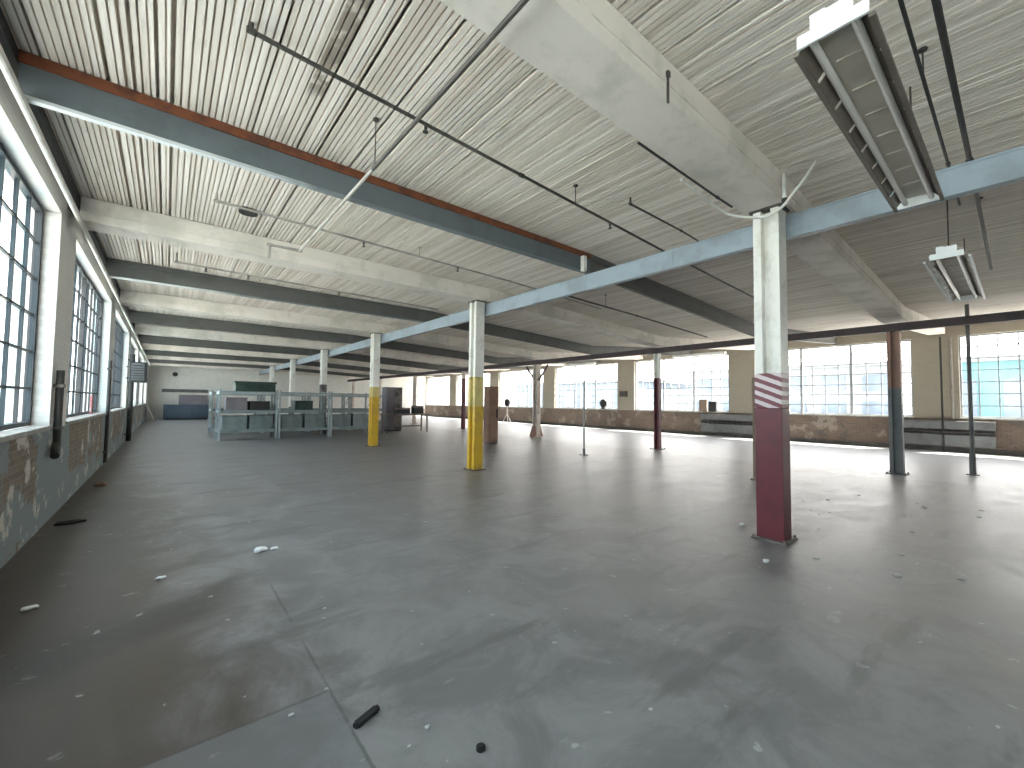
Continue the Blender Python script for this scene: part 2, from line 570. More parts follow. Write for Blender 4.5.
# ---- near window wall (X = XL)
HEADL = 3.97
b = MB()
b.box(XL - 0.4, YN, 0, XL, YF, SILL - 0.06, 0)
b.box(XL - 0.4, YN, HEADL, XL, YF, 4.45, 1)
PW = 0.575
lp = [Y0 + DY * k + 0.06 for k in range(-1, 7)]
for i, y in enumerate(lp):
    b.box(XL - 0.4, y - PW, SILL - 0.06, XL, y + PW, HEADL, 1)
b.box(XL - 0.4, YN, SILL - 0.06, XL, lp[0] - PW, HEADL, 1)
b.box(XL - 0.4, lp[-1] + PW, SILL - 0.06, XL, YF, HEADL, 1)
struct(b.build('wall_left', [M['brick_peel'], M['brick_white']]))
# black strip added for the shadow line where wall meets boards
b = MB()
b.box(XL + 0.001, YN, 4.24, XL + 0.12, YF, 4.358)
struct(b.build('shadow_strip', M['black']))

# ---- far brick window wall (X = XR)
HEADR = 4.23
b = MB()
b.box(XR, YN, 0, XR + 0.4, YF, SILL - 0.04, 0)
b.box(XR, YN, HEADR, XR + 0.4, YF, 4.8, 1)
rp = [RY0 + RDY * k for k in range(-1, 6)]
RPW = 0.62
for y in rp:
    b.box(XR, y - RPW, SILL - 0.04, XR + 0.4, y + RPW, HEADR, 1)
b.box(XR, YN, SILL - 0.04, XR + 0.4, rp[0] - RPW, HEADR, 1)
b.box(XR, rp[-1] + RPW + 5.0, SILL - 0.04, XR + 0.4, YF, HEADR, 1)
struct(b.build('wall_right', [M['brick_brown'], M['brick_beige']]))
b = MB()
b.box(XR - 0.05, YN, 0.0, XR, YF, 0.16)
struct(b.build('baseboard_right', M['pipe_dark']))

# ---- end walls
b = MB()
b.box(XL - 0.4, YF, 0, XR + 0.4, YF + 0.4, 4.9)
struct(b.build('wall_far', M['white']))
b = MB()
b.box(XL - 0.4, YN - 0.4, 0, XR + 0.4, YN, 4.9)
struct(b.build('wall_near', M['white']))

# ---- windows
win_no = [0]


def window(xin, side, y0, y1, z0, z1, cols, rows, sash, glass, heavy, sill_mat, bar=0.022):
    """steel sash in the wall: outer frame + heavy mullions, then glazing bars, glass and sill as parts; side = -1 outwards to -X"""
    win_no[0] += 1
    xg = xin + side * 0.19
    f = MB()
    t = 0.055
    xa, xb = xg - 0.035, xg + 0.035
    f.box(xa, y0, z0, xb, y0 + t, z1)
    f.box(xa, y1 - t, z0, xb, y1, z1)
    f.box(xa, y0 + t, z0, xb, y1 - t, z0 + t)
    f.box(xa, y0 + t, z1 - t, xb, y1 - t, z1)
    for h in heavy:
        y = y0 + (y1 - y0) * h
        f.box(xa, y - 0.045, z0 + t, xb, y + 0.045, z1 - t)
    fr = struct(f.build('window_%d' % win_no[0], sash))
    g = MB()
    for i in range(1, cols):
        y = y0 + (y1 - y0) * i / cols
        g.box(xg - 0.018, y - bar / 2, z0 + t, xg + 0.018, y + bar / 2, z1 - t)
    for j in range(1, rows):
        z = z0 + (z1 - z0) * j / rows
        g.box(xg - 0.016, y0 + t, z - bar / 2, xg + 0.016, y1 - t, z + bar / 2)
    g.build('glazing_bars', sash, fr)
    p = MB()
    p.add([(xg, y0 + t / 2, z0 + t / 2), (xg, y1 - t / 2, z0 + t / 2), (xg, y1 - t / 2, z1 - t / 2), (xg, y0 + t / 2, z1 - t / 2)], [(0, 1, 2, 3)])
    p.build('glass', glass, fr)
    s = MB()
    a, c = sorted((xin - side * 0.03, xin + side * 0.155))
    s.box(a, y0 - 0.02, z0 - 0.06, c, y1 + 0.02, z0 - 0.003, bev=0.008)
    s.build('window_sill', sill_mat, fr)
    return fr


for k in range(len(lp) - 1):
    window(XL, -1, lp[k] + PW, lp[k + 1] - PW, SILL, HEADL, 10, 6, M['sash_dark'], M['glass_aqua'], (0.5,), M['sill'], 0.026)
for k in range(len(rp)):
    ya = rp[k] + RPW
    yb = rp[k + 1] - RPW if k + 1 < len(rp) else ya + 5.0
    window(XR, 1, ya, yb, SILL, HEADR, 12, 7, M['sash_pale'], M['glass_clear'], (0.34, 0.66), M['sill'], 0.036)

# ------------------------------------------------------------------ columns
COLG = 'steel columns carrying the girders'


def h_prof(cx, cy, w=0.245, d=0.285, t=0.088, tw=0.03):
    x0, x1, y0, y1 = cx - w / 2, cx + w / 2, cy - d / 2, cy + d / 2
    a, c = cx - tw / 2, cx + tw / 2
    return [(x0, y0), (x1, y0), (x1, y0 + t), (c, y0 + t), (c, y1 - t), (x1, y1 - t), (x1, y1), (x0, y1), (x0, y1 - t), (a, y1 - t), (a, y0 + t), (x0, y0 + t)]


def column(cx, cy, ztop, zpaint, shaft_mat, base_mat, label, style='h', worn=None, size=1.0):
    t = thing('steel_column', (cx, cy, 0), label, 'column', COLG)
    b = MB()
    b.prism_z(h_prof(cx, cy, 0.245 * size, 0.285 * size, 0.088 * size), zpaint, ztop - 0.012)
    b.build('shaft', shaft_mat, t)
    zb = zpaint
    if worn:
        b = MB()
        b.prism_z(h_prof(cx, cy, 0.249, 0.289, 0.09, 0.034), worn, zpaint)
        b.build('worn_paint_band', M['yellow_worn'], t)
        zb = worn
    if style == 'striped':
        b = MB()
        b.box(cx - 0.128, cy - 0.148, 0.018, cx + 0.128, cy + 0.148, 1.57, bev=0.008)
        b.build('painted_base', base_mat, t)
        b = MB()
        b.box(cx - 0.128, cy - 0.148, 1.57, cx + 0.128, cy + 0.148, zpaint, bev=0.006)
        o = b.build('stripe_band', M['stripe'], t)
        o['label'] = 'band of slanting red and white stripes'
    else:
        b = MB()
        b.prism_z(h_prof(cx, cy, 0.251 * size, 0.291 * size, 0.091 * size, 0.036), 0.018, zb)
        b.build('painted_base', base_mat, t)
    b = MB()
    b.box(cx - 0.2, cy - 0.19, 0, cx + 0.2, cy + 0.19, 0.018, bev=0.004)
    for sx in (-1, 1):
        for sy in (-1, 1):
            b.tube([(cx + sx * 0.175, cy + sy * 0.165, 0.015), (cx + sx * 0.175, cy + sy * 0.165, 0.045)], 0.013, 6)
    b.build('base_plate', M['dirty_base'] if style != 'flared' else M['cream_pink'], t)
    b = MB()
    b.box(cx - 0.15, cy - 0.18, ztop - 0.012, cx + 0.15, cy + 0.18, ztop + 0.01)
    b.build('cap_plate', M['pipe_dark'], t)
    if style == 'flared':
        b = MB()
        for s in (-1, 1):
            b.prism_z([(cx + s * 0.1, cy - 0.02), (cx + s * 0.15, cy - 0.02), (cx + s * 0.15, cy + 0.02), (cx + s * 0.1, cy + 0.02)], 0.02, 0.3)
            b.hexa([(cx + s * 0.14, cy - 0.12, 0.02), (cx + s * 0.34, cy - 0.12, 0.02), (cx + s * 0.34, cy + 0.12, 0.02), (cx + s * 0.14, cy + 0.12, 0.02),
                    (cx + s * 0.14, cy - 0.12, 0.5), (cx + s * 0.17, cy - 0.12, 0.5), (cx + s * 0.17, cy + 0.12, 0.5), (cx + s * 0.14, cy + 0.12, 0.5)])
        b.build('flared_foot', M['rose_brown'], t)
        for s in (-1, 1):
            b = MB()
            b.tube([(cx, cy + s * 0.15, ztop - 0.75), (cx, cy + s * 0.75, ztop - 0.06)], 0.05, 6)
            b.build('knee_brace', M['maroon_dark'], t)
    return t


ZC1, ZC2 = 4.015, 3.435
column(XC, Y0, ZC1, 1.99, M['column_white'], M['red'], 'white steel column with dark red base and red and white striped band', 'striped')
column(XC, Y0 + DY, ZC1, 2.2, M['column_white'], M['yellow'], 'white steel column with bright yellow base, next behind the red-striped column', worn=1.5)
column(XC, Y0 + 2 * DY, ZC1, 2.1, M['column_white'], M['yellow'], 'white column with smaller yellow base, beside the grey steel racks', worn=1.75)
c_far = [
    (3, M['dirty_base'], 'white column with scuffed dark base standing just behind the front row of racks'),
    (4, M['dirty_base'], 'white column seen through the racks, second from the yellow one beside them'),
    (5, M['dirty_base'], 'white column seen through the racks, third from the yellow one beside them'),
    (6, M['dirty_base'], 'white column of the blue girder nearest the white end wall'),
]
for k, bm_, lb in c_far:
    column(XC, Y0 + DY * k, ZC1, 2.35 if k == 3 else 1.2, M['column_white'], bm_, lb)
column(XC2, Y0, ZC2, 2.05, M['rose_brown'], M['grey_steel'], 'column with faded brown-red top and bare grey lower half by the brick wall', size=0.84)
column(XC2, Y0 + DY, ZC2, 2.54, M['column_white'], M['maroon'], 'white-topped column painted dark maroon below, before the brick wall windows', size=0.68)
column(XC2, Y0 + 2 * DY, ZC2, 0.6, M['cream_pink'], M['cream_pink'], 'cream column with flared foot and knee braces at its top', 'flared')
column(XC2, Y0 + 3 * DY, ZC2, 3.0, M['cream_pink'], M['maroon'], 'dark maroon column seen just beside the nearer yellow column', size=0.7)
for k in (4, 5, 6):
    column(XC2, Y0 + DY * k, ZC2, 1.2, M['cream_pink'], M['cream_pink'],
           'pale column on the second girder, %s of three towards the end wall' % ORD[k - 4], size=0.75)

# ------------------------------------------------------------------ girders (down the hall)


def girder(xc, z0, z1, web_mat, fl_mat, label):
    t = thing('steel_girder', (xc, YN, z0), label, 'girder')
    b = MB()
    b.box(xc - 0.042, YN, z0 + 0.02, xc + 0.042, YF, z1 - 0.02)
    for k in range(0, 7):
        for dy in (1.4, 5.0):
            y = Y0 + k * DY + dy
            if y < YF - 0.2:
                b.box(xc - 0.05, y - 0.006, z0 + 0.02, xc + 0.05, y + 0.006, z1 - 0.02)
    b.build('web', web_mat, t)
    for nm, za, zb in (('bottom_flange', z0, z0 + 0.022), ('top_flange', z1 - 0.022, z1)):
        b = MB()
        b.box(xc - 0.055, YN, za, xc + 0.055, YF, zb)
        b.build(nm, fl_mat, t)
    return t


girder(XG, 3.692, 3.98, M['girder_blue'], M['girder_blue'], 'long blue-grey steel girder running over the red and yellow based columns')
girder(XG2, 3.45, 3.64, M['maroon_dark'], M['maroon_dark'], 'long dark maroon-grey girder before the windows of the brick wall')

# ------------------------------------------------------------------ beams (across the hall)
BAYS = [(XL + 0.12, XG, 0.0, 0.0, 'bay along the whitewashed window wall'),
        (XG, XG2, 0.0, -0.34, 'bay between the two girders'),
        (XG2, XR, -0.34, 0.30, 'bay along the brick window wall')]


def white_beam(y, k, bay):
    x0, x1, d0, d1, nm = BAYS[bay]
    x0, x1 = x0 + 0.003, x1 - 0.003
    lab = 'off-white boxed beam of the %s, over its %s column row' % (nm, ORD[k])
    zb = 4.03
    t = thing('boxed_beam', (x0, y, zb + d0), lab, 'beam', 'off-white boxed beams across the hall')
    b = MB()
    b.slopebox(x0, x1, y - 0.225, y + 0.225, zb + d0, zb + d1, 4.357 + d0, 4.357 + d1)
    b.build('casing', M['beam_white'], t)
    b = MB()
    for s in (-1, 1):
        b.slopebox(x0, x1, y + s * 0.2305 - 0.006, y + s * 0.2305 + 0.006, zb + d0 + 0.12, zb + d1 + 0.12, zb + d0 + 0.14, zb + d1 + 0.14)
    b.build('joint_strip', M['beam_white'], t)
    return t


def steel_beam(y, k, bay):
    web = M['steel_blue'] if k == 0 and bay == 0 else M['steel_grey']
    x0, x1, d0, d1, nm = BAYS[bay]
    x0, x1 = x0 + 0.003, x1 - 0.003
    lab = 'dark blue-grey steel beam of the %s, %s from the camera' % (nm, ORD[k])
    if k == 0 and bay == 0:
        lab = 'nearest blue-grey steel beam with a rusty red top flange, by the whitewashed window wall'
    zb, zt = 3.985, 4.342
    t = thing('steel_beam', (x0, y, zb + d0), lab, 'beam', 'steel beams across the hall')
    b = MB()
    b.slopebox(x0, x1, y - 0.025, y + 0.025, zb + d0 + 0.02, zb + d1 + 0.02, zt + d0 - 0.07, zt + d1 - 0.07)
    b.build('web', web, t)
    b = MB()
    b.slopebox(x0, x1, y - 0.032, y + 0.032, zb + d0, zb + d1, zb + d0 + 0.03, zb + d1 + 0.03)
    b.build('bottom_flange', M['flange'] if bay == 0 and k < 2 else web, t)
    b = MB()
    b.slopebox(x0, x1, y - 0.045, y + 0.045, zt + d0 - 0.075, zt + d1 - 0.075, zt + d0 + 0.015, zt + d1 + 0.015)
    b.build('top_flange', M['rust'] if bay == 0 and k == 0 else web, t)
    return t


for k in range(7):
    for bay in range(3):
        white_beam(Y0 + 0.011 + DY * k, k, bay)
for k in range(6):
    for bay in range(3):
        steel_beam(5.03 + DY * k, k, bay)

# ------------------------------------------------------------------ unlit fluorescent lamps


def lamp(x0, x1, y, z, label, w=0.36, cap=0.95):
    t = thing('fluorescent_lamp', (x0, y, z), label, 'lamp', 'hanging fluorescent lamps')
    hw = w / 2
    b = MB()
    b.box(x0 + 0.02, y - 0.06, z + 0.10, x1 - 0.02, y + 0.06, z + 0.15, bev=0.006)
    b.build('channel', M['lamp_white'], t)
    b = MB()
    th = 0.004
    # reflector: flat centre strip and two flared wings, with slots left between wing plates
    b.box(x0 + 0.015, y - 0.085, z + 0.092, x1 - 0.015, y + 0.085, z + 0.099)
    n = 8
    L = (x1 - x0 - 0.06) / n
    for s in (-1, 1):
        w_ = MB()
        w_.box(x0 + 0.015, y + s * hw - 0.012, z - 0.006, x1 - 0.015, y + s * hw + 0.012, z + 0.014)
        w_.build('edge_rail', M['lamp_white'] if cap < 0.9 else M['lamp_wing'], t)
    for s in (-1, 1):
        b2 = MB()
        for i in range(n):
            xa = x0 + 0.03 + i * L
            xb = xa + L - 0.035
            p = [(xa, y + s * 0.08, z + 0.092), (xb, y + s * 0.08, z + 0.092), (xb, y + s * hw, z + 0.005), (xa, y + s * hw, z + 0.005)]
            q = [(a, c, d + th) for a, c, d in p]
            b2.hexa(p + q)
        # bridge strip that carries the wing plates
        p = [(x0 + 0.02, y + s * 0.08, z + 0.099), (x1 - 0.02, y + s * 0.08, z + 0.099), (x1 - 0.02, y + s * 0.115, z + 0.083), (x0 + 0.02, y + s * 0.115, z + 0.083)]
        b2.hexa(p + [(a, c, d + th) for a, c, d in p])
        b2.build('slotted_wing', M['lamp_wing'], t)
    for i in range(1, n):
        xa = x0 + 0.03 + i * L - 0.02
        b.box(xa, y - 0.055, z + 0.084, xa + 0.012, y + 0.055, z + 0.0925)
    b.build('reflector', M['lamp_reflector'], t)
    for s in (-1, 1):
        b = MB()
        b.tube([(x0 + 0.03, y + s * 0.085, z + 0.045), (x1 - 0.03, y + s * 0.085, z + 0.045)], 0.019, 10)
        b.build('tube', M['tube'], t)
    for xa in (x0, x1):
        b = MB()
        e = 0.016
        xs = (xa, xa + e) if xa == x0 else (xa - e, xa)
        q = hw * cap
        b.prism_x([(y - q, z + 0.015), (y + q, z + 0.015), (y + q, z + 0.08), (y + 0.6 * q, z + 0.08), (y + 0.6 * q, z + 0.155), (y + 0.15 * q, z + 0.155), (y + 0.15 * q, z + 0.145), (y - 0.6 * q, z + 0.145), (y - 0.6 * q, z + 0.08), (y - q, z + 0.08)], *xs)
        b.build('end_cap', M['lamp_white'], t)
    for xa in (x0 + 0.3, x1 - 0.3):
        zt = deck_z(xa)
        b = MB()
        b.tube([(xa, y, z + 0.145), (xa, y, zt)], 0.008, 6)
        b.box(xa - 0.03, y - 0.03, z + 0.145, xa + 0.03, y + 0.03, z + 0.175)
        b.build('hanger', M['pipe_dark'], t)
    return t


lamp(2.42, 5.15, 0.54, 3.4, 'unlit twin-tube fluorescent lamp with white end cap, hanging before the blue girder', 0.30)
lamp(6.75, 9.7, 0.50, 3.28, 'unlit fluorescent lamp with white end cap hanging beyond the blue girder', 0.36, 0.76)

# ------------------------------------------------------------------ sprinkler and conduit runs


def head_at(p, t, down=True):
    x, y, z = p
    b = MB()
    s = -1 if down else 1
    b.tube([(x, y, z), (x, y, z + s * 0.05)], 0.016, 8)
    b.tube([(x, y, z + s * 0.05), (x, y, z + s * 0.075)], 0.010, 8)
    b.tube([(x, y, z + s * 0.075), (x, y, z + s * 0.08)], 0.028, 10)
    b.build('sprinkler_head', M['pipe_dark'], t)


def hanger_at(p, t, mat):
    x, y, z = p
    b = MB()
    b.tube([(x, y, z), (x, y, deck_z(x))], 0.006, 5)
    b.tube([(x, y, deck_z(x) - 0.015), (x, y, deck_z(x))], 0.03, 8)
    b.build('hanger_rod', mat, t)


def run(name, label, pts, r, mat, heads=(), hangers=(), cat='pipe', group=None, tail=None):
    t = thing(name, pts[0], label, cat, group)
    b = MB()
    b.tube(pts, r, 10)
    for p in pts[1:-1]:
        b.tube([Vector(p) - Vector((r * 1.9, 0, 0)), Vector(p) + Vector((r * 1.9, 0, 0))], r * 1.5, 8)
    b.build('pipe_run', mat, t)
    if tail:
        b = MB()
        b.tube(tail, r, 10)
        for p in tail[1:-1]:
            b.tube([Vector(p) - Vector((r * 1.9, 0, 0)), Vector(p) + Vector((r * 1.9, 0, 0))], r * 1.5, 8)
        b.build('pale_end_run', M['pipe_pale'], t)
    for p in heads:
        head_at(p, t)
    for p in hangers:
        hanger_at(p, t, mat)
    return t


Yp = 3.52
zp = lambda x: 4.325 - 0.054 * x
run('sprinkler_pipe', 'dark sprinkler branch pipe under the ceiling before the rusty-topped beam',
    [(0.38, Yp, 4.36), (0.38, Yp, 4.30), (3.0, Yp, zp(3.0)), (6.1, Yp, 4.0), (9.5, Yp, 3.86)], 0.016, M['pipe_dark'],
    heads=[(1.8, Yp, zp(1.8)), (4.6, Yp, zp(4.6))], hangers=[(3.9, Yp, zp(3.9))])
run('sprinkler_pipe', 'dark sprinkler main pipe crossing under the boxed beam and the rusty-topped beam',
    [(1.485, -2.0, 3.88), (1.485, 4.0, 3.88)], 0.018, M['pipe_dark'], tail=[(1.485, 4.0, 3.88), (1.485, 6.95, 3.88), (1.09, 6.97, 3.88), (1.08, 6.97, 3.68)],
    hangers=[(1.485, 3.95, 3.88)])
Yq = 6.78
run('sprinkler_pipe', 'pale dusty sprinkler branch pipe between the rusty-topped beam and the next boxed beam',
    [(0.42, Yq, 4.34), (0.42, Yq, 4.25), (5.5, Yq, 4.15), (8.5, Yq, 4.02)], 0.016, M['pipe_pale'],
    heads=[(2.4, Yq, 4.2), (4.2, Yq, 4.17)], hangers=[(3.4, Yq, 4.19)])
run('sprinkler_pipe', 'thin pale sprinkler pipe close before the third white-edged steel beam',
    [(0.05, 10.0, 4.34), (0.05, 10.0, 4.16), (5.6, 10.0, 4.10)], 0.018, M['pipe_pale'],
    heads=[(0.5, 10.0, 4.15), (1.2, 10.0, 4.14), (3.0, 10.0, 4.12)])
run('sprinkler_pipe', 'dark sprinkler branch pipe below the ceiling between the two girders, past the red-striped column',
    [(XG + 0.2, 6.4, 4.02), (9.5, 6.4, 3.93), (13.4, 6.4, 3.78)], 0.02, M['pipe_dark'], hangers=[(8.2, 6.4, 3.97)])
run('conduit', 'thin dark conduit along the lower edge of the nearest boxed beam',
    [(3.3, 2.205, 4.03), (4.9, 2.205, 4.03), (5.25, 2.19, 4.02)], 0.012, M['black'], cat='conduit')
run('conduit', 'thick black conduit hung under the ceiling past the nearer lamp',
    [(1.2, 0.27, 4.1), (6.2, 0.27, 4.1), (10.7, 0.27, 3.95)], 0.02, M['black'], hangers=[(3.0, 0.27, 4.1), (7.9, 0.27, 4.04)], cat='conduit')
run('conduit', 'thin black conduit running beside the thick black one under the ceiling',
    [(1.2, 0.405, 4.12), (6.15, 0.42, 4.12), (7.4, 0.42, 4.08)], 0.012, M['black'], hangers=[(4.4, 0.415, 4.12)], cat='conduit')
run('steam_pipe', 'whitewashed pipe along the top of the nearer window wall',
    [(XL + 0.15, YN + 0.3, 3.965), (XL + 0.15, 39.5, 3.965)], 0.03, M['pipe_white'])

run('conduit', 'short dark conduit on the ceiling near the white cable loop, ending over the blue girder',
    [(4.68, 3.25, 4.35), (4.68, 3.25, 4.265), (6.0, 3.25, 4.262), (7.2, 3.25, 4.21)], 0.012, M['pipe_dark'], cat='conduit')

# white cable looped under the girder at the striped column
b = MB()
pts = [(4.20, 2.27, 4.02), (4.56, 2.25, 3.98), (4.99, 2.21, 3.90), (5.19, 2.07, 3.84), (5.30, 1.85, 3.80), (5.30, 1.68, 3.84), (5.33, 1.58, 3.96), (5.42, 1.48, 4.14), (5.51, 1.40, 4.34)]
sm = []
for i in range(len(pts) - 1):
    p0, p1, p2, p3 = [Vector(pts[max(0, min(len(pts) - 1, i + d))]) for d in (-1, 0, 1, 2)]
    for s in range(5):
        u = s / 5
        sm.append(0.5 * ((2 * p1) + (p2 - p0) * u + (2 * p0 - 5 * p1 + 4 * p2 - p3) * u * u + (3 * p1 - p0 - 3 * p2 + p3) * u ** 3))
sm.append(Vector(pts[-1]))
b.tube(sm, 0.017, 8)
tag(b.build('cable', M['pipe_white'], origin=pts[0]), 'white cable looped around the top of the red-striped column', 'cable')
# short white drop pipe on the beam above the column
b = MB()
b.tube([(5.42, 1.68, 3.98), (5.42, 1.68, 4.28)], 0.022, 8)
b.tube([(5.42, 1.68, 3.94), (5.42, 1.68, 3.99)], 0.03, 8, 1)
tag(b.build('pipe_stub', [M['pipe_white'], M['black']], origin=(5.42, 1.68, 3.94)), 'short white pipe stub above the red-striped column', 'pipe')
# strap on the boxed beam
b = MB()
b.box(2.965, 1.706, 3.98, 2.98, 1.722, 4.2)
b.box(2.955, 1.70, 4.19, 2.99, 1.722, 4.235)
tag(b.build('hanger_strap', M['pipe_dark'], origin=(2.97, 1.71, 3.98)), 'small dark strap hanging on the side of the nearest boxed beam', 'bracket')
# white bracket between beam and girder
b = MB()
b.box(5.68, 4.92, 3.985, 5.76, 4.9975, 4.255)
tag(b.build('bracket', M['column_white'], origin=(5.72, 4.97, 3.97)), 'short white bracket where the rusty-topped beam meets the blue girder', 'bracket')
# black disc added in place of a dark gap in the ceiling
b = MB()
b.prism_z([(0.82 + 0.12 * math.cos(a * math.pi / 6), 7.09 + 0.10 * math.sin(a * math.pi / 6)) for a in range(12)], 4.30, 4.365)
tag(b.build('ceiling_gap_disc', M['black'], origin=(0.82, 7.12, 4.30)), 'black disc standing for a dark gap in the ceiling before the second boxed beam', 'box')

# drop pipe to the floor near the brick wall
t = thing('drop_pipe', (14.96, 0.79, 0), 'thin grey pipe dropping from ceiling to floor in front of the brick wall windows', 'pipe')
b = MB(); b.tube([(14.96, 0.79, 0.5), (14.96, 0.79, deck_z(14.96))], 0.04, 10); b.build('pipe_run', M['grey_steel'], t)
b = MB(); b.tube([(14.96, 0.79, 0.02), (14.96, 0.79, 0.5)], 0.06, 10); b.box(14.85, 0.68, 0, 15.07, 0.9, 0.02); b.build('floor_sleeve', M['grey_steel'], t)
t = thing('floor_post', (10.07, 8.69, 0), 'thin faded grey post standing alone in mid floor', 'post')
b = MB(); b.tube([(10.07, 8.69, 0.02), (10.07, 8.69, 2.33)], 0.026, 10); b.build('pole', M['rack_pale'], t)
b = MB(); b.box(9.97, 8.59, 0, 10.17, 8.79, 0.02, bev=0.004); b.tube([(10.07, 8.69, 0.02), (10.07, 8.69, 0.2)], 0.04, 10); b.build('foot', M['grey_steel'], t)
t = thing('wooden_post', (9.86, 3.71, 0), 'brown wooden post just behind the red-striped column', 'post')
b = MB(); b.box(9.80, 3.58, 0.04, 9.94, 3.72, 2.2, bev=0.01); b.build('shaft', M['beige_post'], t)
b = MB(); b.box(9.76, 3.54, 0, 9.98, 3.76, 0.04, bev=0.006); b.build('foot', M['dirty_base'], t)

# ------------------------------------------------------------------ along the nearer window wall


def wall_pipe(y, z0, z1, x, r, label, shoe):
    t = thing('wall_pipe', (x, y, z0), label, 'pipe', 'black pipes on the nearer window wall')
    b = MB(); b.tube([(x, y, z0), (x, y, z1)], r, 10); b.build('pipe_run', M['black'], t)
    b = MB()
    for z in (z0 + 0.25, z1 - 0.2):
        b.box(XL + 0.002, y - r * 1.6, z - 0.02, x + r * 1.1, y + r * 1.6, z + 0.02)
    b.build('clamp', M['pipe_dark'], t)
    if shoe:
        b = MB(); b.tube([(x, y, z0 + 0.05), (x, y - 0.05, z0), (x + 0.03, y - 0.28, z0 - 0.08)], r * 1.1, 8); b.build('elbow', M['black'], t)


wall_pipe(7.94, 0.95, 1.95, XL + 0.055, 0.04, 'short thick black pipe on the first pier of the nearer window wall', True)
wall_pipe(14.0, 0.05, 2.5, XL + 0.05, 0.035, 'black pipe down to the floor on the second pier of the nearer window wall', False)
wall_pipe(20.6, 0.05, 3.2, XL + 0.12, 0.075, 'tall black pipe below the wall heater on the nearer window wall', False)

t = thing('wall_heater', (XL, 19.6, 2.16), 'dark louvred unit heater hung high on the nearer window wall', 'heater')
b = MB(); b.box(XL + 0.10, 19.5, 2.16, XL + 0.56, 20.1, 2.86, bev=0.02); b.build('casing', M['black'], t)
b = MB()
for i in range(7):
    z = 2.22 + i * 0.088
    b.hexa([(XL + 0.16, 19.455, z), (XL + 0.5, 19.455, z), (XL + 0.5, 19.498, z + 0.05), (XL + 0.16, 19.498, z + 0.05),
            (XL + 0.16, 19.455, z + 0.012), (XL + 0.5, 19.455, z + 0.012), (XL + 0.5, 19.498, z + 0.062), (XL + 0.16, 19.498, z + 0.062)])
b.build('louvre', M['grey_steel'], t)
b = MB()
for z in (2.3, 2.7):
    b.box(XL, 19.75, z - 0.02, XL + 0.11, 19.85, z + 0.02)
b.build('bracket', M['pipe_dark'], t)

b = MB()
b.hexa([(-1.06, 37.6, 1.14), (-0.98, 37.6, 1.14), (-0.98, 38.6, 1.14), (-1.06, 38.6, 1.14)][::1] and
       [(-0.62, 37.6, 0.0), (-0.54, 37.6, 0.0), (-0.54, 38.6, 0.0), (-0.62, 38.6, 0.0), (-1.11, 37.6, 1.2), (-1.03, 37.6, 1.2), (-1.03, 38.6, 1.2), (-1.11, 38.6, 1.2)])
tag(b.build('leaning_board', M['board'], origin=(-0.6, 38.1, 0)), 'pale board leaning on the nearer window wall by the end wall', 'board')
b = MB()
b.box(XL - 0.12, 12.55, SILL, XL - 0.09, 12.85, SILL + 0.4)
tag(b.build('notice_card', M['red_sign'], origin=(XL - 0.1, 12.25, SILL)), 'faded red card standing on the sill of the second window', 'card')

# ------------------------------------------------------------------ end wall furniture
t = thing('locker_row', (1.2, 41.3, 0), 'long navy blue cabinet against the white end wall', 'cabinet')
b = MB(); b.box(-0.15, 40.9, 0.1, 2.6, 41.6, 1.15, bev=0.015); b.build('body', M['navy'], t)
b = MB(); b.box(-0.1, 40.95, 0, 2.55, 41.55, 0.1); b.build('plinth', M['black'], t)
for i in range(5):
    b = MB(); xa = -0.12 + i * 0.545
    b.box(xa, 40.875, 0.14, xa + 0.52, 40.9, 1.1, bev=0.006); d = b.build('door', M['navy'], t)
    b = MB(); b.box(xa + 0.44, 40.85, 0.6, xa + 0.46, 40.876, 0.78); b.build('handle', M['grey_steel'], d)
b = MB(); b.box(0.75, 41.0, 1.15, 2.5, 41.5, 1.9, bev=0.02); b.box(0.8, 40.98, 1.2, 1.6, 41.0, 1.85); b.box(1.64, 40.98, 1.2, 2.45, 41.0, 1.85)
tag(b.build('storage_chest', M['mauve'], origin=(1.6, 41.25, 1.15)), 'dull purple-grey chest lying on the navy cabinet', 'chest')
b = MB(); b.box(-0.3, 41.93, 2.1, 2.6, 42.0, 2.35)
struct(b.build('trim_2', M['grey_steel']))
t = thing('wall_clock', (0.46, 41.97, 3.5), 'small dark round clock high on the white end wall', 'clock')
b = MB(); b.add(*(lambda n: ([(0.46 + 0.17 * math.cos(2 * math.pi * i / n), 41.95, 3.5 + 0.17 * math.sin(2 * math.pi * i / n)) for i in range(n)] + [(0.46 + 0.17 * math.cos(2 * math.pi * i / n), 42.0, 3.5 + 0.17 * math.sin(2 * math.pi * i / n)) for i in range(n)], [tuple(range(n)), tuple(range(2 * n - 1, n - 1, -1))] + [(i, (i + 1) % n, n + (i + 1) % n, n + i) for i in range(n)]))(16))
b.build('case', M['pipe_dark'], t)

# ------------------------------------------------------------------ steel racks


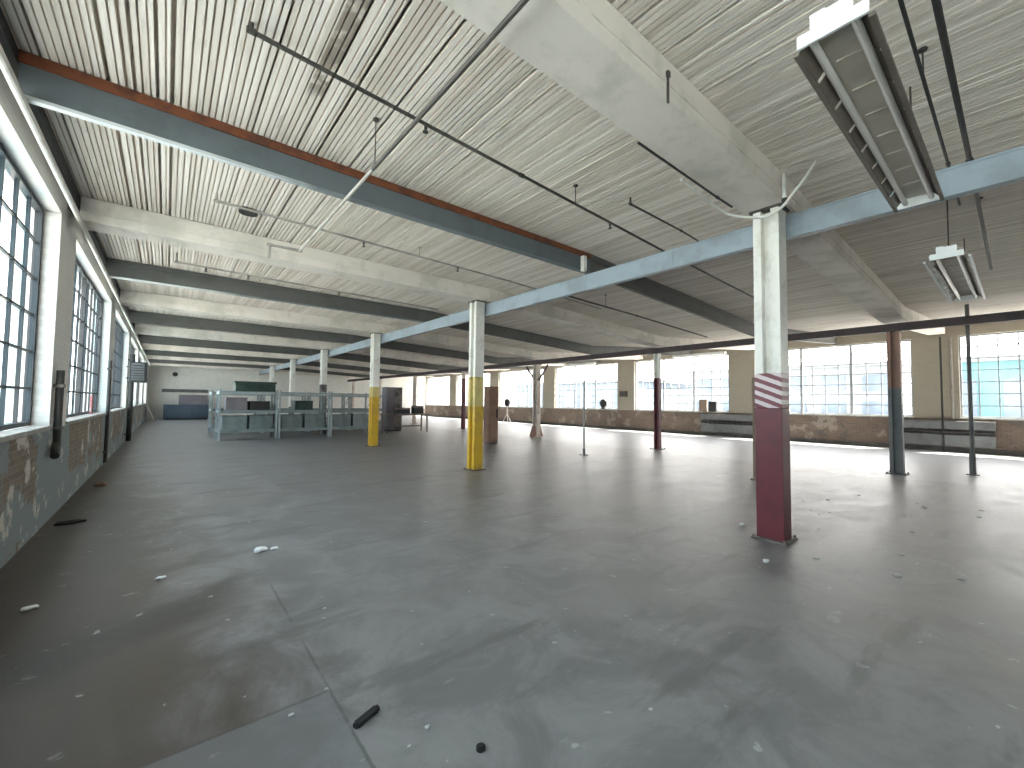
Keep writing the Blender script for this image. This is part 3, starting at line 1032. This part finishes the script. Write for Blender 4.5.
def rack(x0, x1, y0, y1, top):
    t = thing('steel_rack', ((x0 + x1) / 2, (y0 + y1) / 2, 0), '', 'rack', 'grey steel racks in two rows')
    p = 0.07
    for (xa, ya) in ((x0, y0), (x1 - p, y0), (x0, y1 - p), (x1 - p, y1 - p)):
        b = MB()
        b.box(xa, ya, 0.012, xa + p, ya + p, top)
        b.box(xa - 0.03, ya - 0.03, 0, xa + p + 0.03, ya + p + 0.03, 0.012)
        b.build('post', M['rack_pale'], t)
    for z in (0.35, 1.1, 1.85):
        b = MB()
        b.box(x0 + p, y0 + 0.01, z - 0.05, x1 - p, y0 + 0.05, z + 0.05)
        b.box(x0 + p, y1 - 0.05, z - 0.05, x1 - p, y1 - 0.01, z + 0.05)
        b.box(x0 + 0.01, y0 + p, z - 0.05, x0 + 0.05, y1 - p, z + 0.05)
        b.box(x1 - 0.05, y0 + p, z - 0.05, x1 - 0.01, y1 - p, z + 0.05)
        b.build('rail', M['rack_pale'] if z > 1.5 else M['rack'], t)
    for z in (0.40, 1.15, 1.90):
        b = MB()
        n = 5 if z < 1.8 else 3
        for i in range(n):
            ya = y0 + 0.06 + i * (y1 - y0 - 0.12) / n
            b.box(x0 + 0.02, ya, z, x1 - 0.02, ya + (y1 - y0 - 0.12) / n - 0.05, z + 0.025)
        b.build('shelf', M['rack'], t)
    for xa in (x0 + 0.03, x1 - 0.03):
        b = MB()
        b.tube([(xa, y0 + 0.06, 0.45), (xa, y1 - 0.06, 1.0)], 0.014, 6)
        b.tube([(xa, y0 + 0.06, 1.8), (xa, y1 - 0.06, 1.2)], 0.014, 6)
        b.build('brace', M['rack'], t)
    return t


RW = 2.05
rk = rack(1.55, 1.55 + RW - 0.04, 19.5, 20.7, 2.0)
rks = [rk]
for i in (1, 2, 4, 5, 6, 7):
    c = copy_tree(rk)
    c.location = (rk.location.x + RW * (i % 4), rk.location.y + (0 if i < 4 else 3.6), 0)
    rks.append(c)
for i, c in zip((0, 1, 2, 4, 5, 6, 7), rks):
    c['label'] = '%s grey steel rack of the %s row, counted from the navy cabinet side' % (ORD[i % 4], 'front' if i < 4 else 'back')

t = thing('long_crate', (2.9, 20.1, 1.927), 'long dark green crate lying on top of the first front rack', 'crate')
b = MB(); b.box(2.1, 19.8, 1.927, 3.5, 20.4, 2.25, bev=0.015); b.build('body', M['dark_green'], t)
b = MB(); b.box(2.06, 19.77, 2.25, 3.54, 20.43, 2.33, bev=0.01); b.build('lid', M['dark_green'], t)


def bin_(x, y, z, w, d, h, mat, label, grp):
    t = thing('storage_bin', (x, y, z), label, 'bin', grp)
    b = MB()
    wl = 0.025
    b.box(x - w / 2, y - d / 2, z, x + w / 2, y + d / 2, z + 0.03)
    b.box(x - w / 2, y - d / 2, z + 0.03, x + w / 2, y - d / 2 + wl, z + h)
    b.box(x - w / 2, y + d / 2 - wl, z + 0.03, x + w / 2, y + d / 2, z + h)
    b.box(x - w / 2, y - d / 2 + wl, z + 0.03, x - w / 2 + wl, y + d / 2 - wl, z + h)
    b.box(x + w / 2 - wl, y - d / 2 + wl, z + 0.03, x + w / 2, y + d / 2 - wl, z + h)
    b.build('body', mat, t)
    b = MB()
    b.box(x - w / 2 - 0.015, y - d / 2 - 0.015, z + h - 0.03, x + w / 2 + 0.015, y - d / 2, z + h)
    b.box(x - w / 2 - 0.015, y + d / 2, z + h - 0.03, x + w / 2 + 0.015, y + d / 2 + 0.015, z + h)
    b.build('lip', mat, t)
    return t


rb = random.Random(5)
for i in range(3):
    for j in range(2):
        x = 1.55 + RW * i + 0.55 + j * 0.9
        bin_(x, 20.1, 0.427, 0.8, 0.85, rb.uniform(0.42, 0.58), M['bin_grey'] if (i + j) % 3 else M['rack'],
             'grey-green bin on the bottom shelf of the %s front rack, %s' % (ORD[i], ('on the navy cabinet side', 'on the yellow column side')[j]),
             'bins on the bottom shelves of the front racks')
for i, (x, h, m, lab) in enumerate([(2.15, 0.5, 'mauve', 'dull purple-grey bin on the middle shelf of the first front rack'),
                                    (2.95, 0.36, 'black', 'black bin on the middle shelf of the first front rack'),
                                    (4.6, 0.4, 'dark_green', 'dark green bin on the middle shelf of the second front rack')]):
    bin_(x, 20.1, 1.177, 0.7, 0.8, h, M[m], lab, 'bins on the middle shelves of the front racks')

# ------------------------------------------------------------------ workbench beside the yellow column
t = thing('workbench', (9.7, 20.6, 0), 'dark workbench beyond the smaller yellow-based column', 'table')
b = MB(); b.box(8.5, 20.2, 0.88, 10.9, 21.0, 0.96, bev=0.01); b.build('tabletop', M['dirty_base'], t)
for xa in (8.55, 10.78):
    for ya in (20.25, 20.88):
        b = MB(); b.box(xa, ya, 0, xa + 0.07, ya + 0.07, 0.88); b.build('leg', M['grey_steel'], t)
b = MB(); b.box(8.62, 20.9, 0.25, 10.78, 20.94, 0.32); b.build('stretcher', M['grey_steel'], t)
t = thing('machine_cabinet', (9.4, 21.6, 0), 'brown-grey metal cabinet standing behind the workbench', 'cabinet')
b = MB(); b.box(8.95, 21.3, 0.06, 9.85, 21.9, 2.35, bev=0.02); b.build('body', M['mauve'], t)
for s in (0, 1):
    b = MB(); b.box(8.97 + s * 0.44, 21.28, 0.1, 9.39 + s * 0.44, 21.3, 2.3, bev=0.004); d = b.build('door', M['dirty_base'] if s else M['mauve'], t)
    b = MB(); b.box(9.36 + s * 0.06, 21.255, 1.1, 9.375 + s * 0.06, 21.285, 1.3); b.build('handle', M['black'], d)
b = MB(); b.box(8.98, 21.34, 0, 9.82, 21.86, 0.06); b.build('plinth', M['black'], t)
for i, (xa, w, h, lab) in enumerate([(9.55, 0.7, 0.3, 'low black toolbox on the workbench'), (10.4, 0.55, 0.42, 'tall black toolbox at the open end of the workbench')]):
    t = thing('toolbox', (xa, 20.6, 0.962), lab, 'toolbox')
    b = MB(); b.box(xa - w / 2, 20.42, 0.962, xa + w / 2, 20.78, 0.96 + h * 0.7, bev=0.01); b.build('body', M['black'], t)
    b = MB(); b.prism_x([(20.41, 0.96 + h * 0.7), (20.79, 0.96 + h * 0.7), (20.74, 0.96 + h), (20.46, 0.96 + h)], xa - w / 2 - 0.01, xa + w / 2 + 0.01); b.build('lid', M['dirty_base'], t)
    b = MB(); b.tube([(xa - 0.1, 20.6, 0.96 + h - 0.01), (xa - 0.1, 20.6, 0.99 + h), (xa + 0.1, 20.6, 0.99 + h), (xa + 0.1, 20.6, 0.96 + h - 0.01)], 0.01, 6); b.build('handle', M['grey_steel'], t)

# tall brown cabinet behind the yellow column
t = thing('tall_cabinet', (9.74, 13.15, 0), 'tall narrow brown cabinet standing behind the bright yellow-based column', 'cabinet')
b = MB(); b.box(9.56, 13.0, 0.05, 10.02, 13.35, 2.22, bev=0.012); b.build('body', M['brown'], t)
b = MB(); b.box(9.59, 12.98, 0.1, 9.99, 13.0, 2.18, bev=0.004); d = b.build('door', M['brown'], t)
b = MB(); b.box(9.9, 12.94, 1.0, 9.94, 12.982, 1.35); b.build('handle', M['black'], d)
b = MB(); b.box(9.58, 13.02, 0, 10.0, 13.33, 0.05); b.build('plinth', M['dirty_base'], t)

# ------------------------------------------------------------------ along the brick window wall


def radiator(y0, y1, label):
    t = thing('wall_radiator', (XR - 0.1, (y0 + y1) / 2, 0.12), label, 'radiator', 'grey radiators along the brick wall')
    b = MB(); b.box(XR - 0.16, y0, 0.2, XR - 0.052, y1, 0.62, bev=0.01); b.build('lower_panel', M['grey_steel'], t)
    b = MB(); b.box(XR - 0.16, y0, 0.82, XR - 0.052, y1, 1.12, bev=0.01); b.build('upper_panel', M['grey_steel'], t)
    b = MB(); b.tube([(XR - 0.12, y0 + 0.02, 0.72), (XR - 0.12, y1 - 0.02, 0.72)], 0.06, 8)
    n = int((y1 - y0) / 0.25)
    for i in range(n):
        ya = y0 + 0.1 + i * 0.25
        b.box(XR - 0.15, ya, 0.63, XR - 0.055, ya + 0.03, 0.81)
    b.build('finned_pipe', M['black'], t)


radiator(0.6, 3.3, 'grey wall radiator under the beige pier with the conduits')
radiator(8.3, 10.9, 'grey wall radiator under the beige pier behind the brown post')
for y, z0, z1, m, lab in [(1.86, 0.0, 4.2, 'black', 'dark conduit running down the beige pier to the radiator'),
                          (1.60, 1.2, 4.2, 'pipe_pale', 'pale conduit beside the dark one on the beige pier')]:
    b = MB(); x = XR - 0.04 if z0 > 1 else XR - 0.215
    b.tube([(x, y, z0), (x, y, z1)], 0.03, 8)
    tag(b.build('wall_conduit', M[m], origin=(x, y, z0)), lab, 'conduit')


def sill_box(y, w, h, mat, label, cat, name, round_=False):
    t = thing(name, (XR + 0.02, y, SILL - 0.003), label, cat)
    z = SILL - 0.003
    b = MB()
    if round_:
        b.box(XR - 0.02, y - 0.12, z, XR + 0.1, y + 0.12, z + 0.12, bev=0.01)
        b.build('foot', M['pipe_dark'], t)
        n = 18
        b = MB()
        vs = [(xx, y + w / 2 * math.cos(2 * math.pi * i / n), z + 0.1 + w / 2 + w / 2 * math.sin(2 * math.pi * i / n)) for xx in (XR - 0.02, XR + 0.11) for i in range(n)]
        b.add(vs, [tuple(range(n)), tuple(range(2 * n - 1, n - 1, -1))] + [(i, (i + 1) % n, n + (i + 1) % n, n + i) for i in range(n)])
        b.build('drum', M[mat], t)
    else:
        b.box(XR - 0.025, y - w / 2, z, XR + 0.11, y + w / 2, z + h, bev=0.012)
        b.build('body', M[mat], t)
        b = MB()
        b.box(XR - 0.035, y - w / 2 - 0.01, z + h, XR + 0.12, y + w / 2 + 0.01, z + h + 0.03, bev=0.006)
        b.build('lid', M['pipe_dark'], t)


sill_box(17.5, 0.55, 0.5, 'black', 'round black fan standing on the sill of the third brick wall window', 'fan', 'sill_fan', True)
sill_box(10.85, 0.42, 0.6, 'beige_post', 'beige carton on the window sill beside the pier', 'box', 'carton')
sill_box(10.35, 0.4, 0.5, 'black', 'black carton on the window sill beside the beige carton', 'box', 'carton')
b = MB(); b.box(XR - 0.14, 15.6, 2.05, XR, 16.1, 2.4, bev=0.01)
tag(b.build('switch_box', M['pipe_dark'], origin=(XR, 15.85, 2.05)), 'dark switch box on the pier between brick wall windows', 'box')
t = thing('floor_fan', (20.6, 25.6, 0), 'black fan on a pale stand beyond the tall brown cabinet', 'fan')
b = MB()
for a in range(3):
    b.tube([(20.6, 25.6, 0.75), (20.6 + 0.4 * math.cos(a * 2.1), 25.6 + 0.4 * math.sin(a * 2.1), 0.015)], 0.025, 6)
b.tube([(20.6, 25.6, 0.7), (20.6, 25.6, 1.35)], 0.03, 8)
b.build('stand', M['pipe_white'], t)
b = MB(); n = 18
vs = [(xx, 25.6 + 0.3 * math.cos(2 * math.pi * i / n), 1.6 + 0.3 * math.sin(2 * math.pi * i / n)) for xx in (20.52, 20.68) for i in range(n)]
b.add(vs, [tuple(range(n)), tuple(range(2 * n - 1, n - 1, -1))] + [(i, (i + 1) % n, n + (i + 1) % n, n + i) for i in range(n)])
b.build('fan_cage', M['black'], t)
# unlit ceiling lamps in the brick wall bay
lamp2 = [(20.0, 8.7, 'pale lamp hung crosswise before the pier behind the brown post'), (20.0, 16.4, 'pale lamp hung crosswise before the pier with the switch box')]
for x, y, lab in lamp2:
    t = thing('strip_lamp', (x, y, 3.86), lab, 'lamp', 'strip lamps along the brick wall')
    b = MB(); b.box(x - 0.1, y, 3.98, x + 0.1, y + 2.6, 4.1, bev=0.01); b.build('channel', M['lamp_white'], t)
    b = MB(); b.tube([(x, y + 0.05, 3.94), (x, y + 2.55, 3.94)], 0.025, 8); b.build('tube', M['tube'], t)
    for ya in (y + 0.4, y + 2.2):
        b = MB(); b.tube([(x, ya, 4.1), (x, ya, deck_z(x))], 0.01, 6); b.build('hanger', M['pipe_dark'], t)

# ------------------------------------------------------------------ litter on the floor


def scrap(x, y, r, mat, label, seed, cat='litter', grp=None, h=0.35, name='paper_scrap'):
    rr = random.Random(seed)
    bm = bmesh.new()
    bmesh.ops.create_icosphere(bm, subdivisions=2, radius=1)
    for v in bm.verts:
        k = rr.uniform(0.65, 1.15)
        v.co = Vector((v.co.x * r * k, v.co.y * r * k * 0.75, max(0.0, v.co.z * r * h * k + r * h * 0.75)))
    bm.verts.index_update()
    b = MB()
    b.add([v.co + Vector((x, y, 0)) for v in bm.verts], [[v.index for v in f.verts] for f in bm.faces])
    bm.free()
    return tag(b.build(name, mat, origin=(x, y, 0)), label, cat, grp)


scrap(0.82, 5.16, 0.07, M['paper'], 'largest crumpled white scrap on the grey floor, near the seam', 1)
scrap(0.95, 5.13, 0.045, M['paper'], 'small white scrap touching the largest white scrap on the floor', 2)
scrap(0.02, 4.9, 0.04, M['paper'], 'white scrap on the brown-stained floor before the nearer window wall', 3)
scrap(-0.74, 4.79, 0.05, M['paper'], 'pale scrap on the brown floor right under the nearer window wall', 4)
scrap(6.0, 2.42, 0.05, M['paper'], 'white scrap on the floor just behind the red-striped column foot', 5)
scrap(4.8, 1.71, 0.045, M['paper'], 'white scrap on the floor in front of the red-striped column', 6)
G_ = 'pale flakes scattered over the floor by the red-striped column'
for i in range(26):
    x, y = rb.uniform(5.2, 10.0), rb.uniform(0.4, 2.6)
    if abs(x - XC) < 0.4 and abs(y - Y0) < 0.4:
        continue
    scrap(x, y, rb.uniform(0.02, 0.05), M['pale_chip'], 'small pale flake among many on the floor past the red-striped column', 20 + i, grp=G_, name='paint_flake', h=0.14)
for i, (x, y) in enumerate([(0.93, 1.85), (1.05, 1.9), (0.6, 1.95), (2.02, 1.28), (3.28, 0.12), (0.55, 2.4), (0.95, 3.3), (1.0, 3.45), (0.4, 3.7), (1.5, 3.0)]):
    scrap(x, y, 0.010 + 0.007 * rb.random(), M['pale_chip'], 'tiny white crumb on the bare grey floor near the camera', 60 + i, grp='white crumbs on the near floor', name='paper_crumb')
b = MB()
b.hexa([(0.775, 2.135, 0.0), (0.785, 2.10, 0.0), (0.90, 2.145, 0.0), (0.89, 2.18, 0.0), (0.775, 2.135, 0.022), (0.785, 2.10, 0.022), (0.90, 2.145, 0.022), (0.89, 2.18, 0.022)])
b.tube([(0.782, 2.118, 0.011), (0.77, 2.113, 0.011)], 0.016, 8)
b.tube([(0.893, 2.162, 0.011), (0.905, 2.167, 0.011)], 0.016, 8)
tag(b.build('rubber_strip', M['rubber'], origin=(0.83, 2.14, 0)), 'short black rubber strip lying by the floor seam', 'strip')
b = MB()
b.tube([(1.18, 1.63, 0.0), (1.18, 1.63, 0.014)], 0.022, 14)
b.tube([(1.18, 1.63, 0.014), (1.18, 1.63, 0.02)], 0.015, 14)
tag(b.build('floor_plug', M['rubber'], origin=(1.18, 1.63, 0)), 'round black plug set in the grey floor', 'plug')
b = MB()
b.prism_z([(-1.02, 7.68), (-0.86, 7.66), (-0.74, 7.74), (-0.83, 7.82), (-1.0, 7.80)], 0.0, 0.025)
tag(b.build('rag', M['rubber'], origin=(-0.85, 7.85, 0)), 'flat black rag on the floor at the first window wall pier', 'rag')
scrap(-0.86, 10.6, 0.09, M['beige_post'], 'yellowish stone on the floor beneath the second window', 91, name='stone', h=0.6)

# ------------------------------------------------------------------ outside
b = MB()
b.box(-160, -160, -0.9, 200, 200, -0.6)
struct(b.build('ground', paint('pale_concrete_yard', (0.46, 0.46, 0.44), (0.40, 0.40, 0.385), 0.2, 0.9)))


def building(x0, y0, x1, y1, h, mat, wmat, label, ny, nz):
    t = thing('neighbour_building', ((x0 + x1) / 2, (y0 + y1) / 2, -0.6), label, 'building')
    b = MB(); b.box(x0, y0, -0.6, x1, y1, h); b.build('wall', mat, t)
    b = MB(); b.box(x0 - 0.3, y0 - 0.3, h, x1 + 0.3, y1 + 0.3, h + 0.4); b.build('roof', M['ext_white'], t)
    dy = (y1 - y0) / ny
    dz = (h + 0.6 - 1.0) / nz
    for i in range(ny):
        for j in range(nz):
            b = MB(); b.box(x0 - 0.08, y0 + dy * (i + 0.2), -0.2 + dz * (j + 0.25), x0 - 0.002, y0 + dy * (i + 0.8), -0.2 + dz * (j + 0.85))
            b.build('window', wmat, t)


building(46, -8, 60, 4.6, 5.0, M['ext_teal'], M['ext_blue'], 'pale teal building outside the brick wall windows', 4, 1)
building(58, 8, 72, 30, 6.0, M['ext_white'], M['ext_blue'], 'white building outside, seen past the maroon based column', 6, 2)
building(54, 36, 70, 64, 5.0, M['ext_blue'], M['ext_white'], 'blue-grey building outside, seen past the cream column', 7, 1)
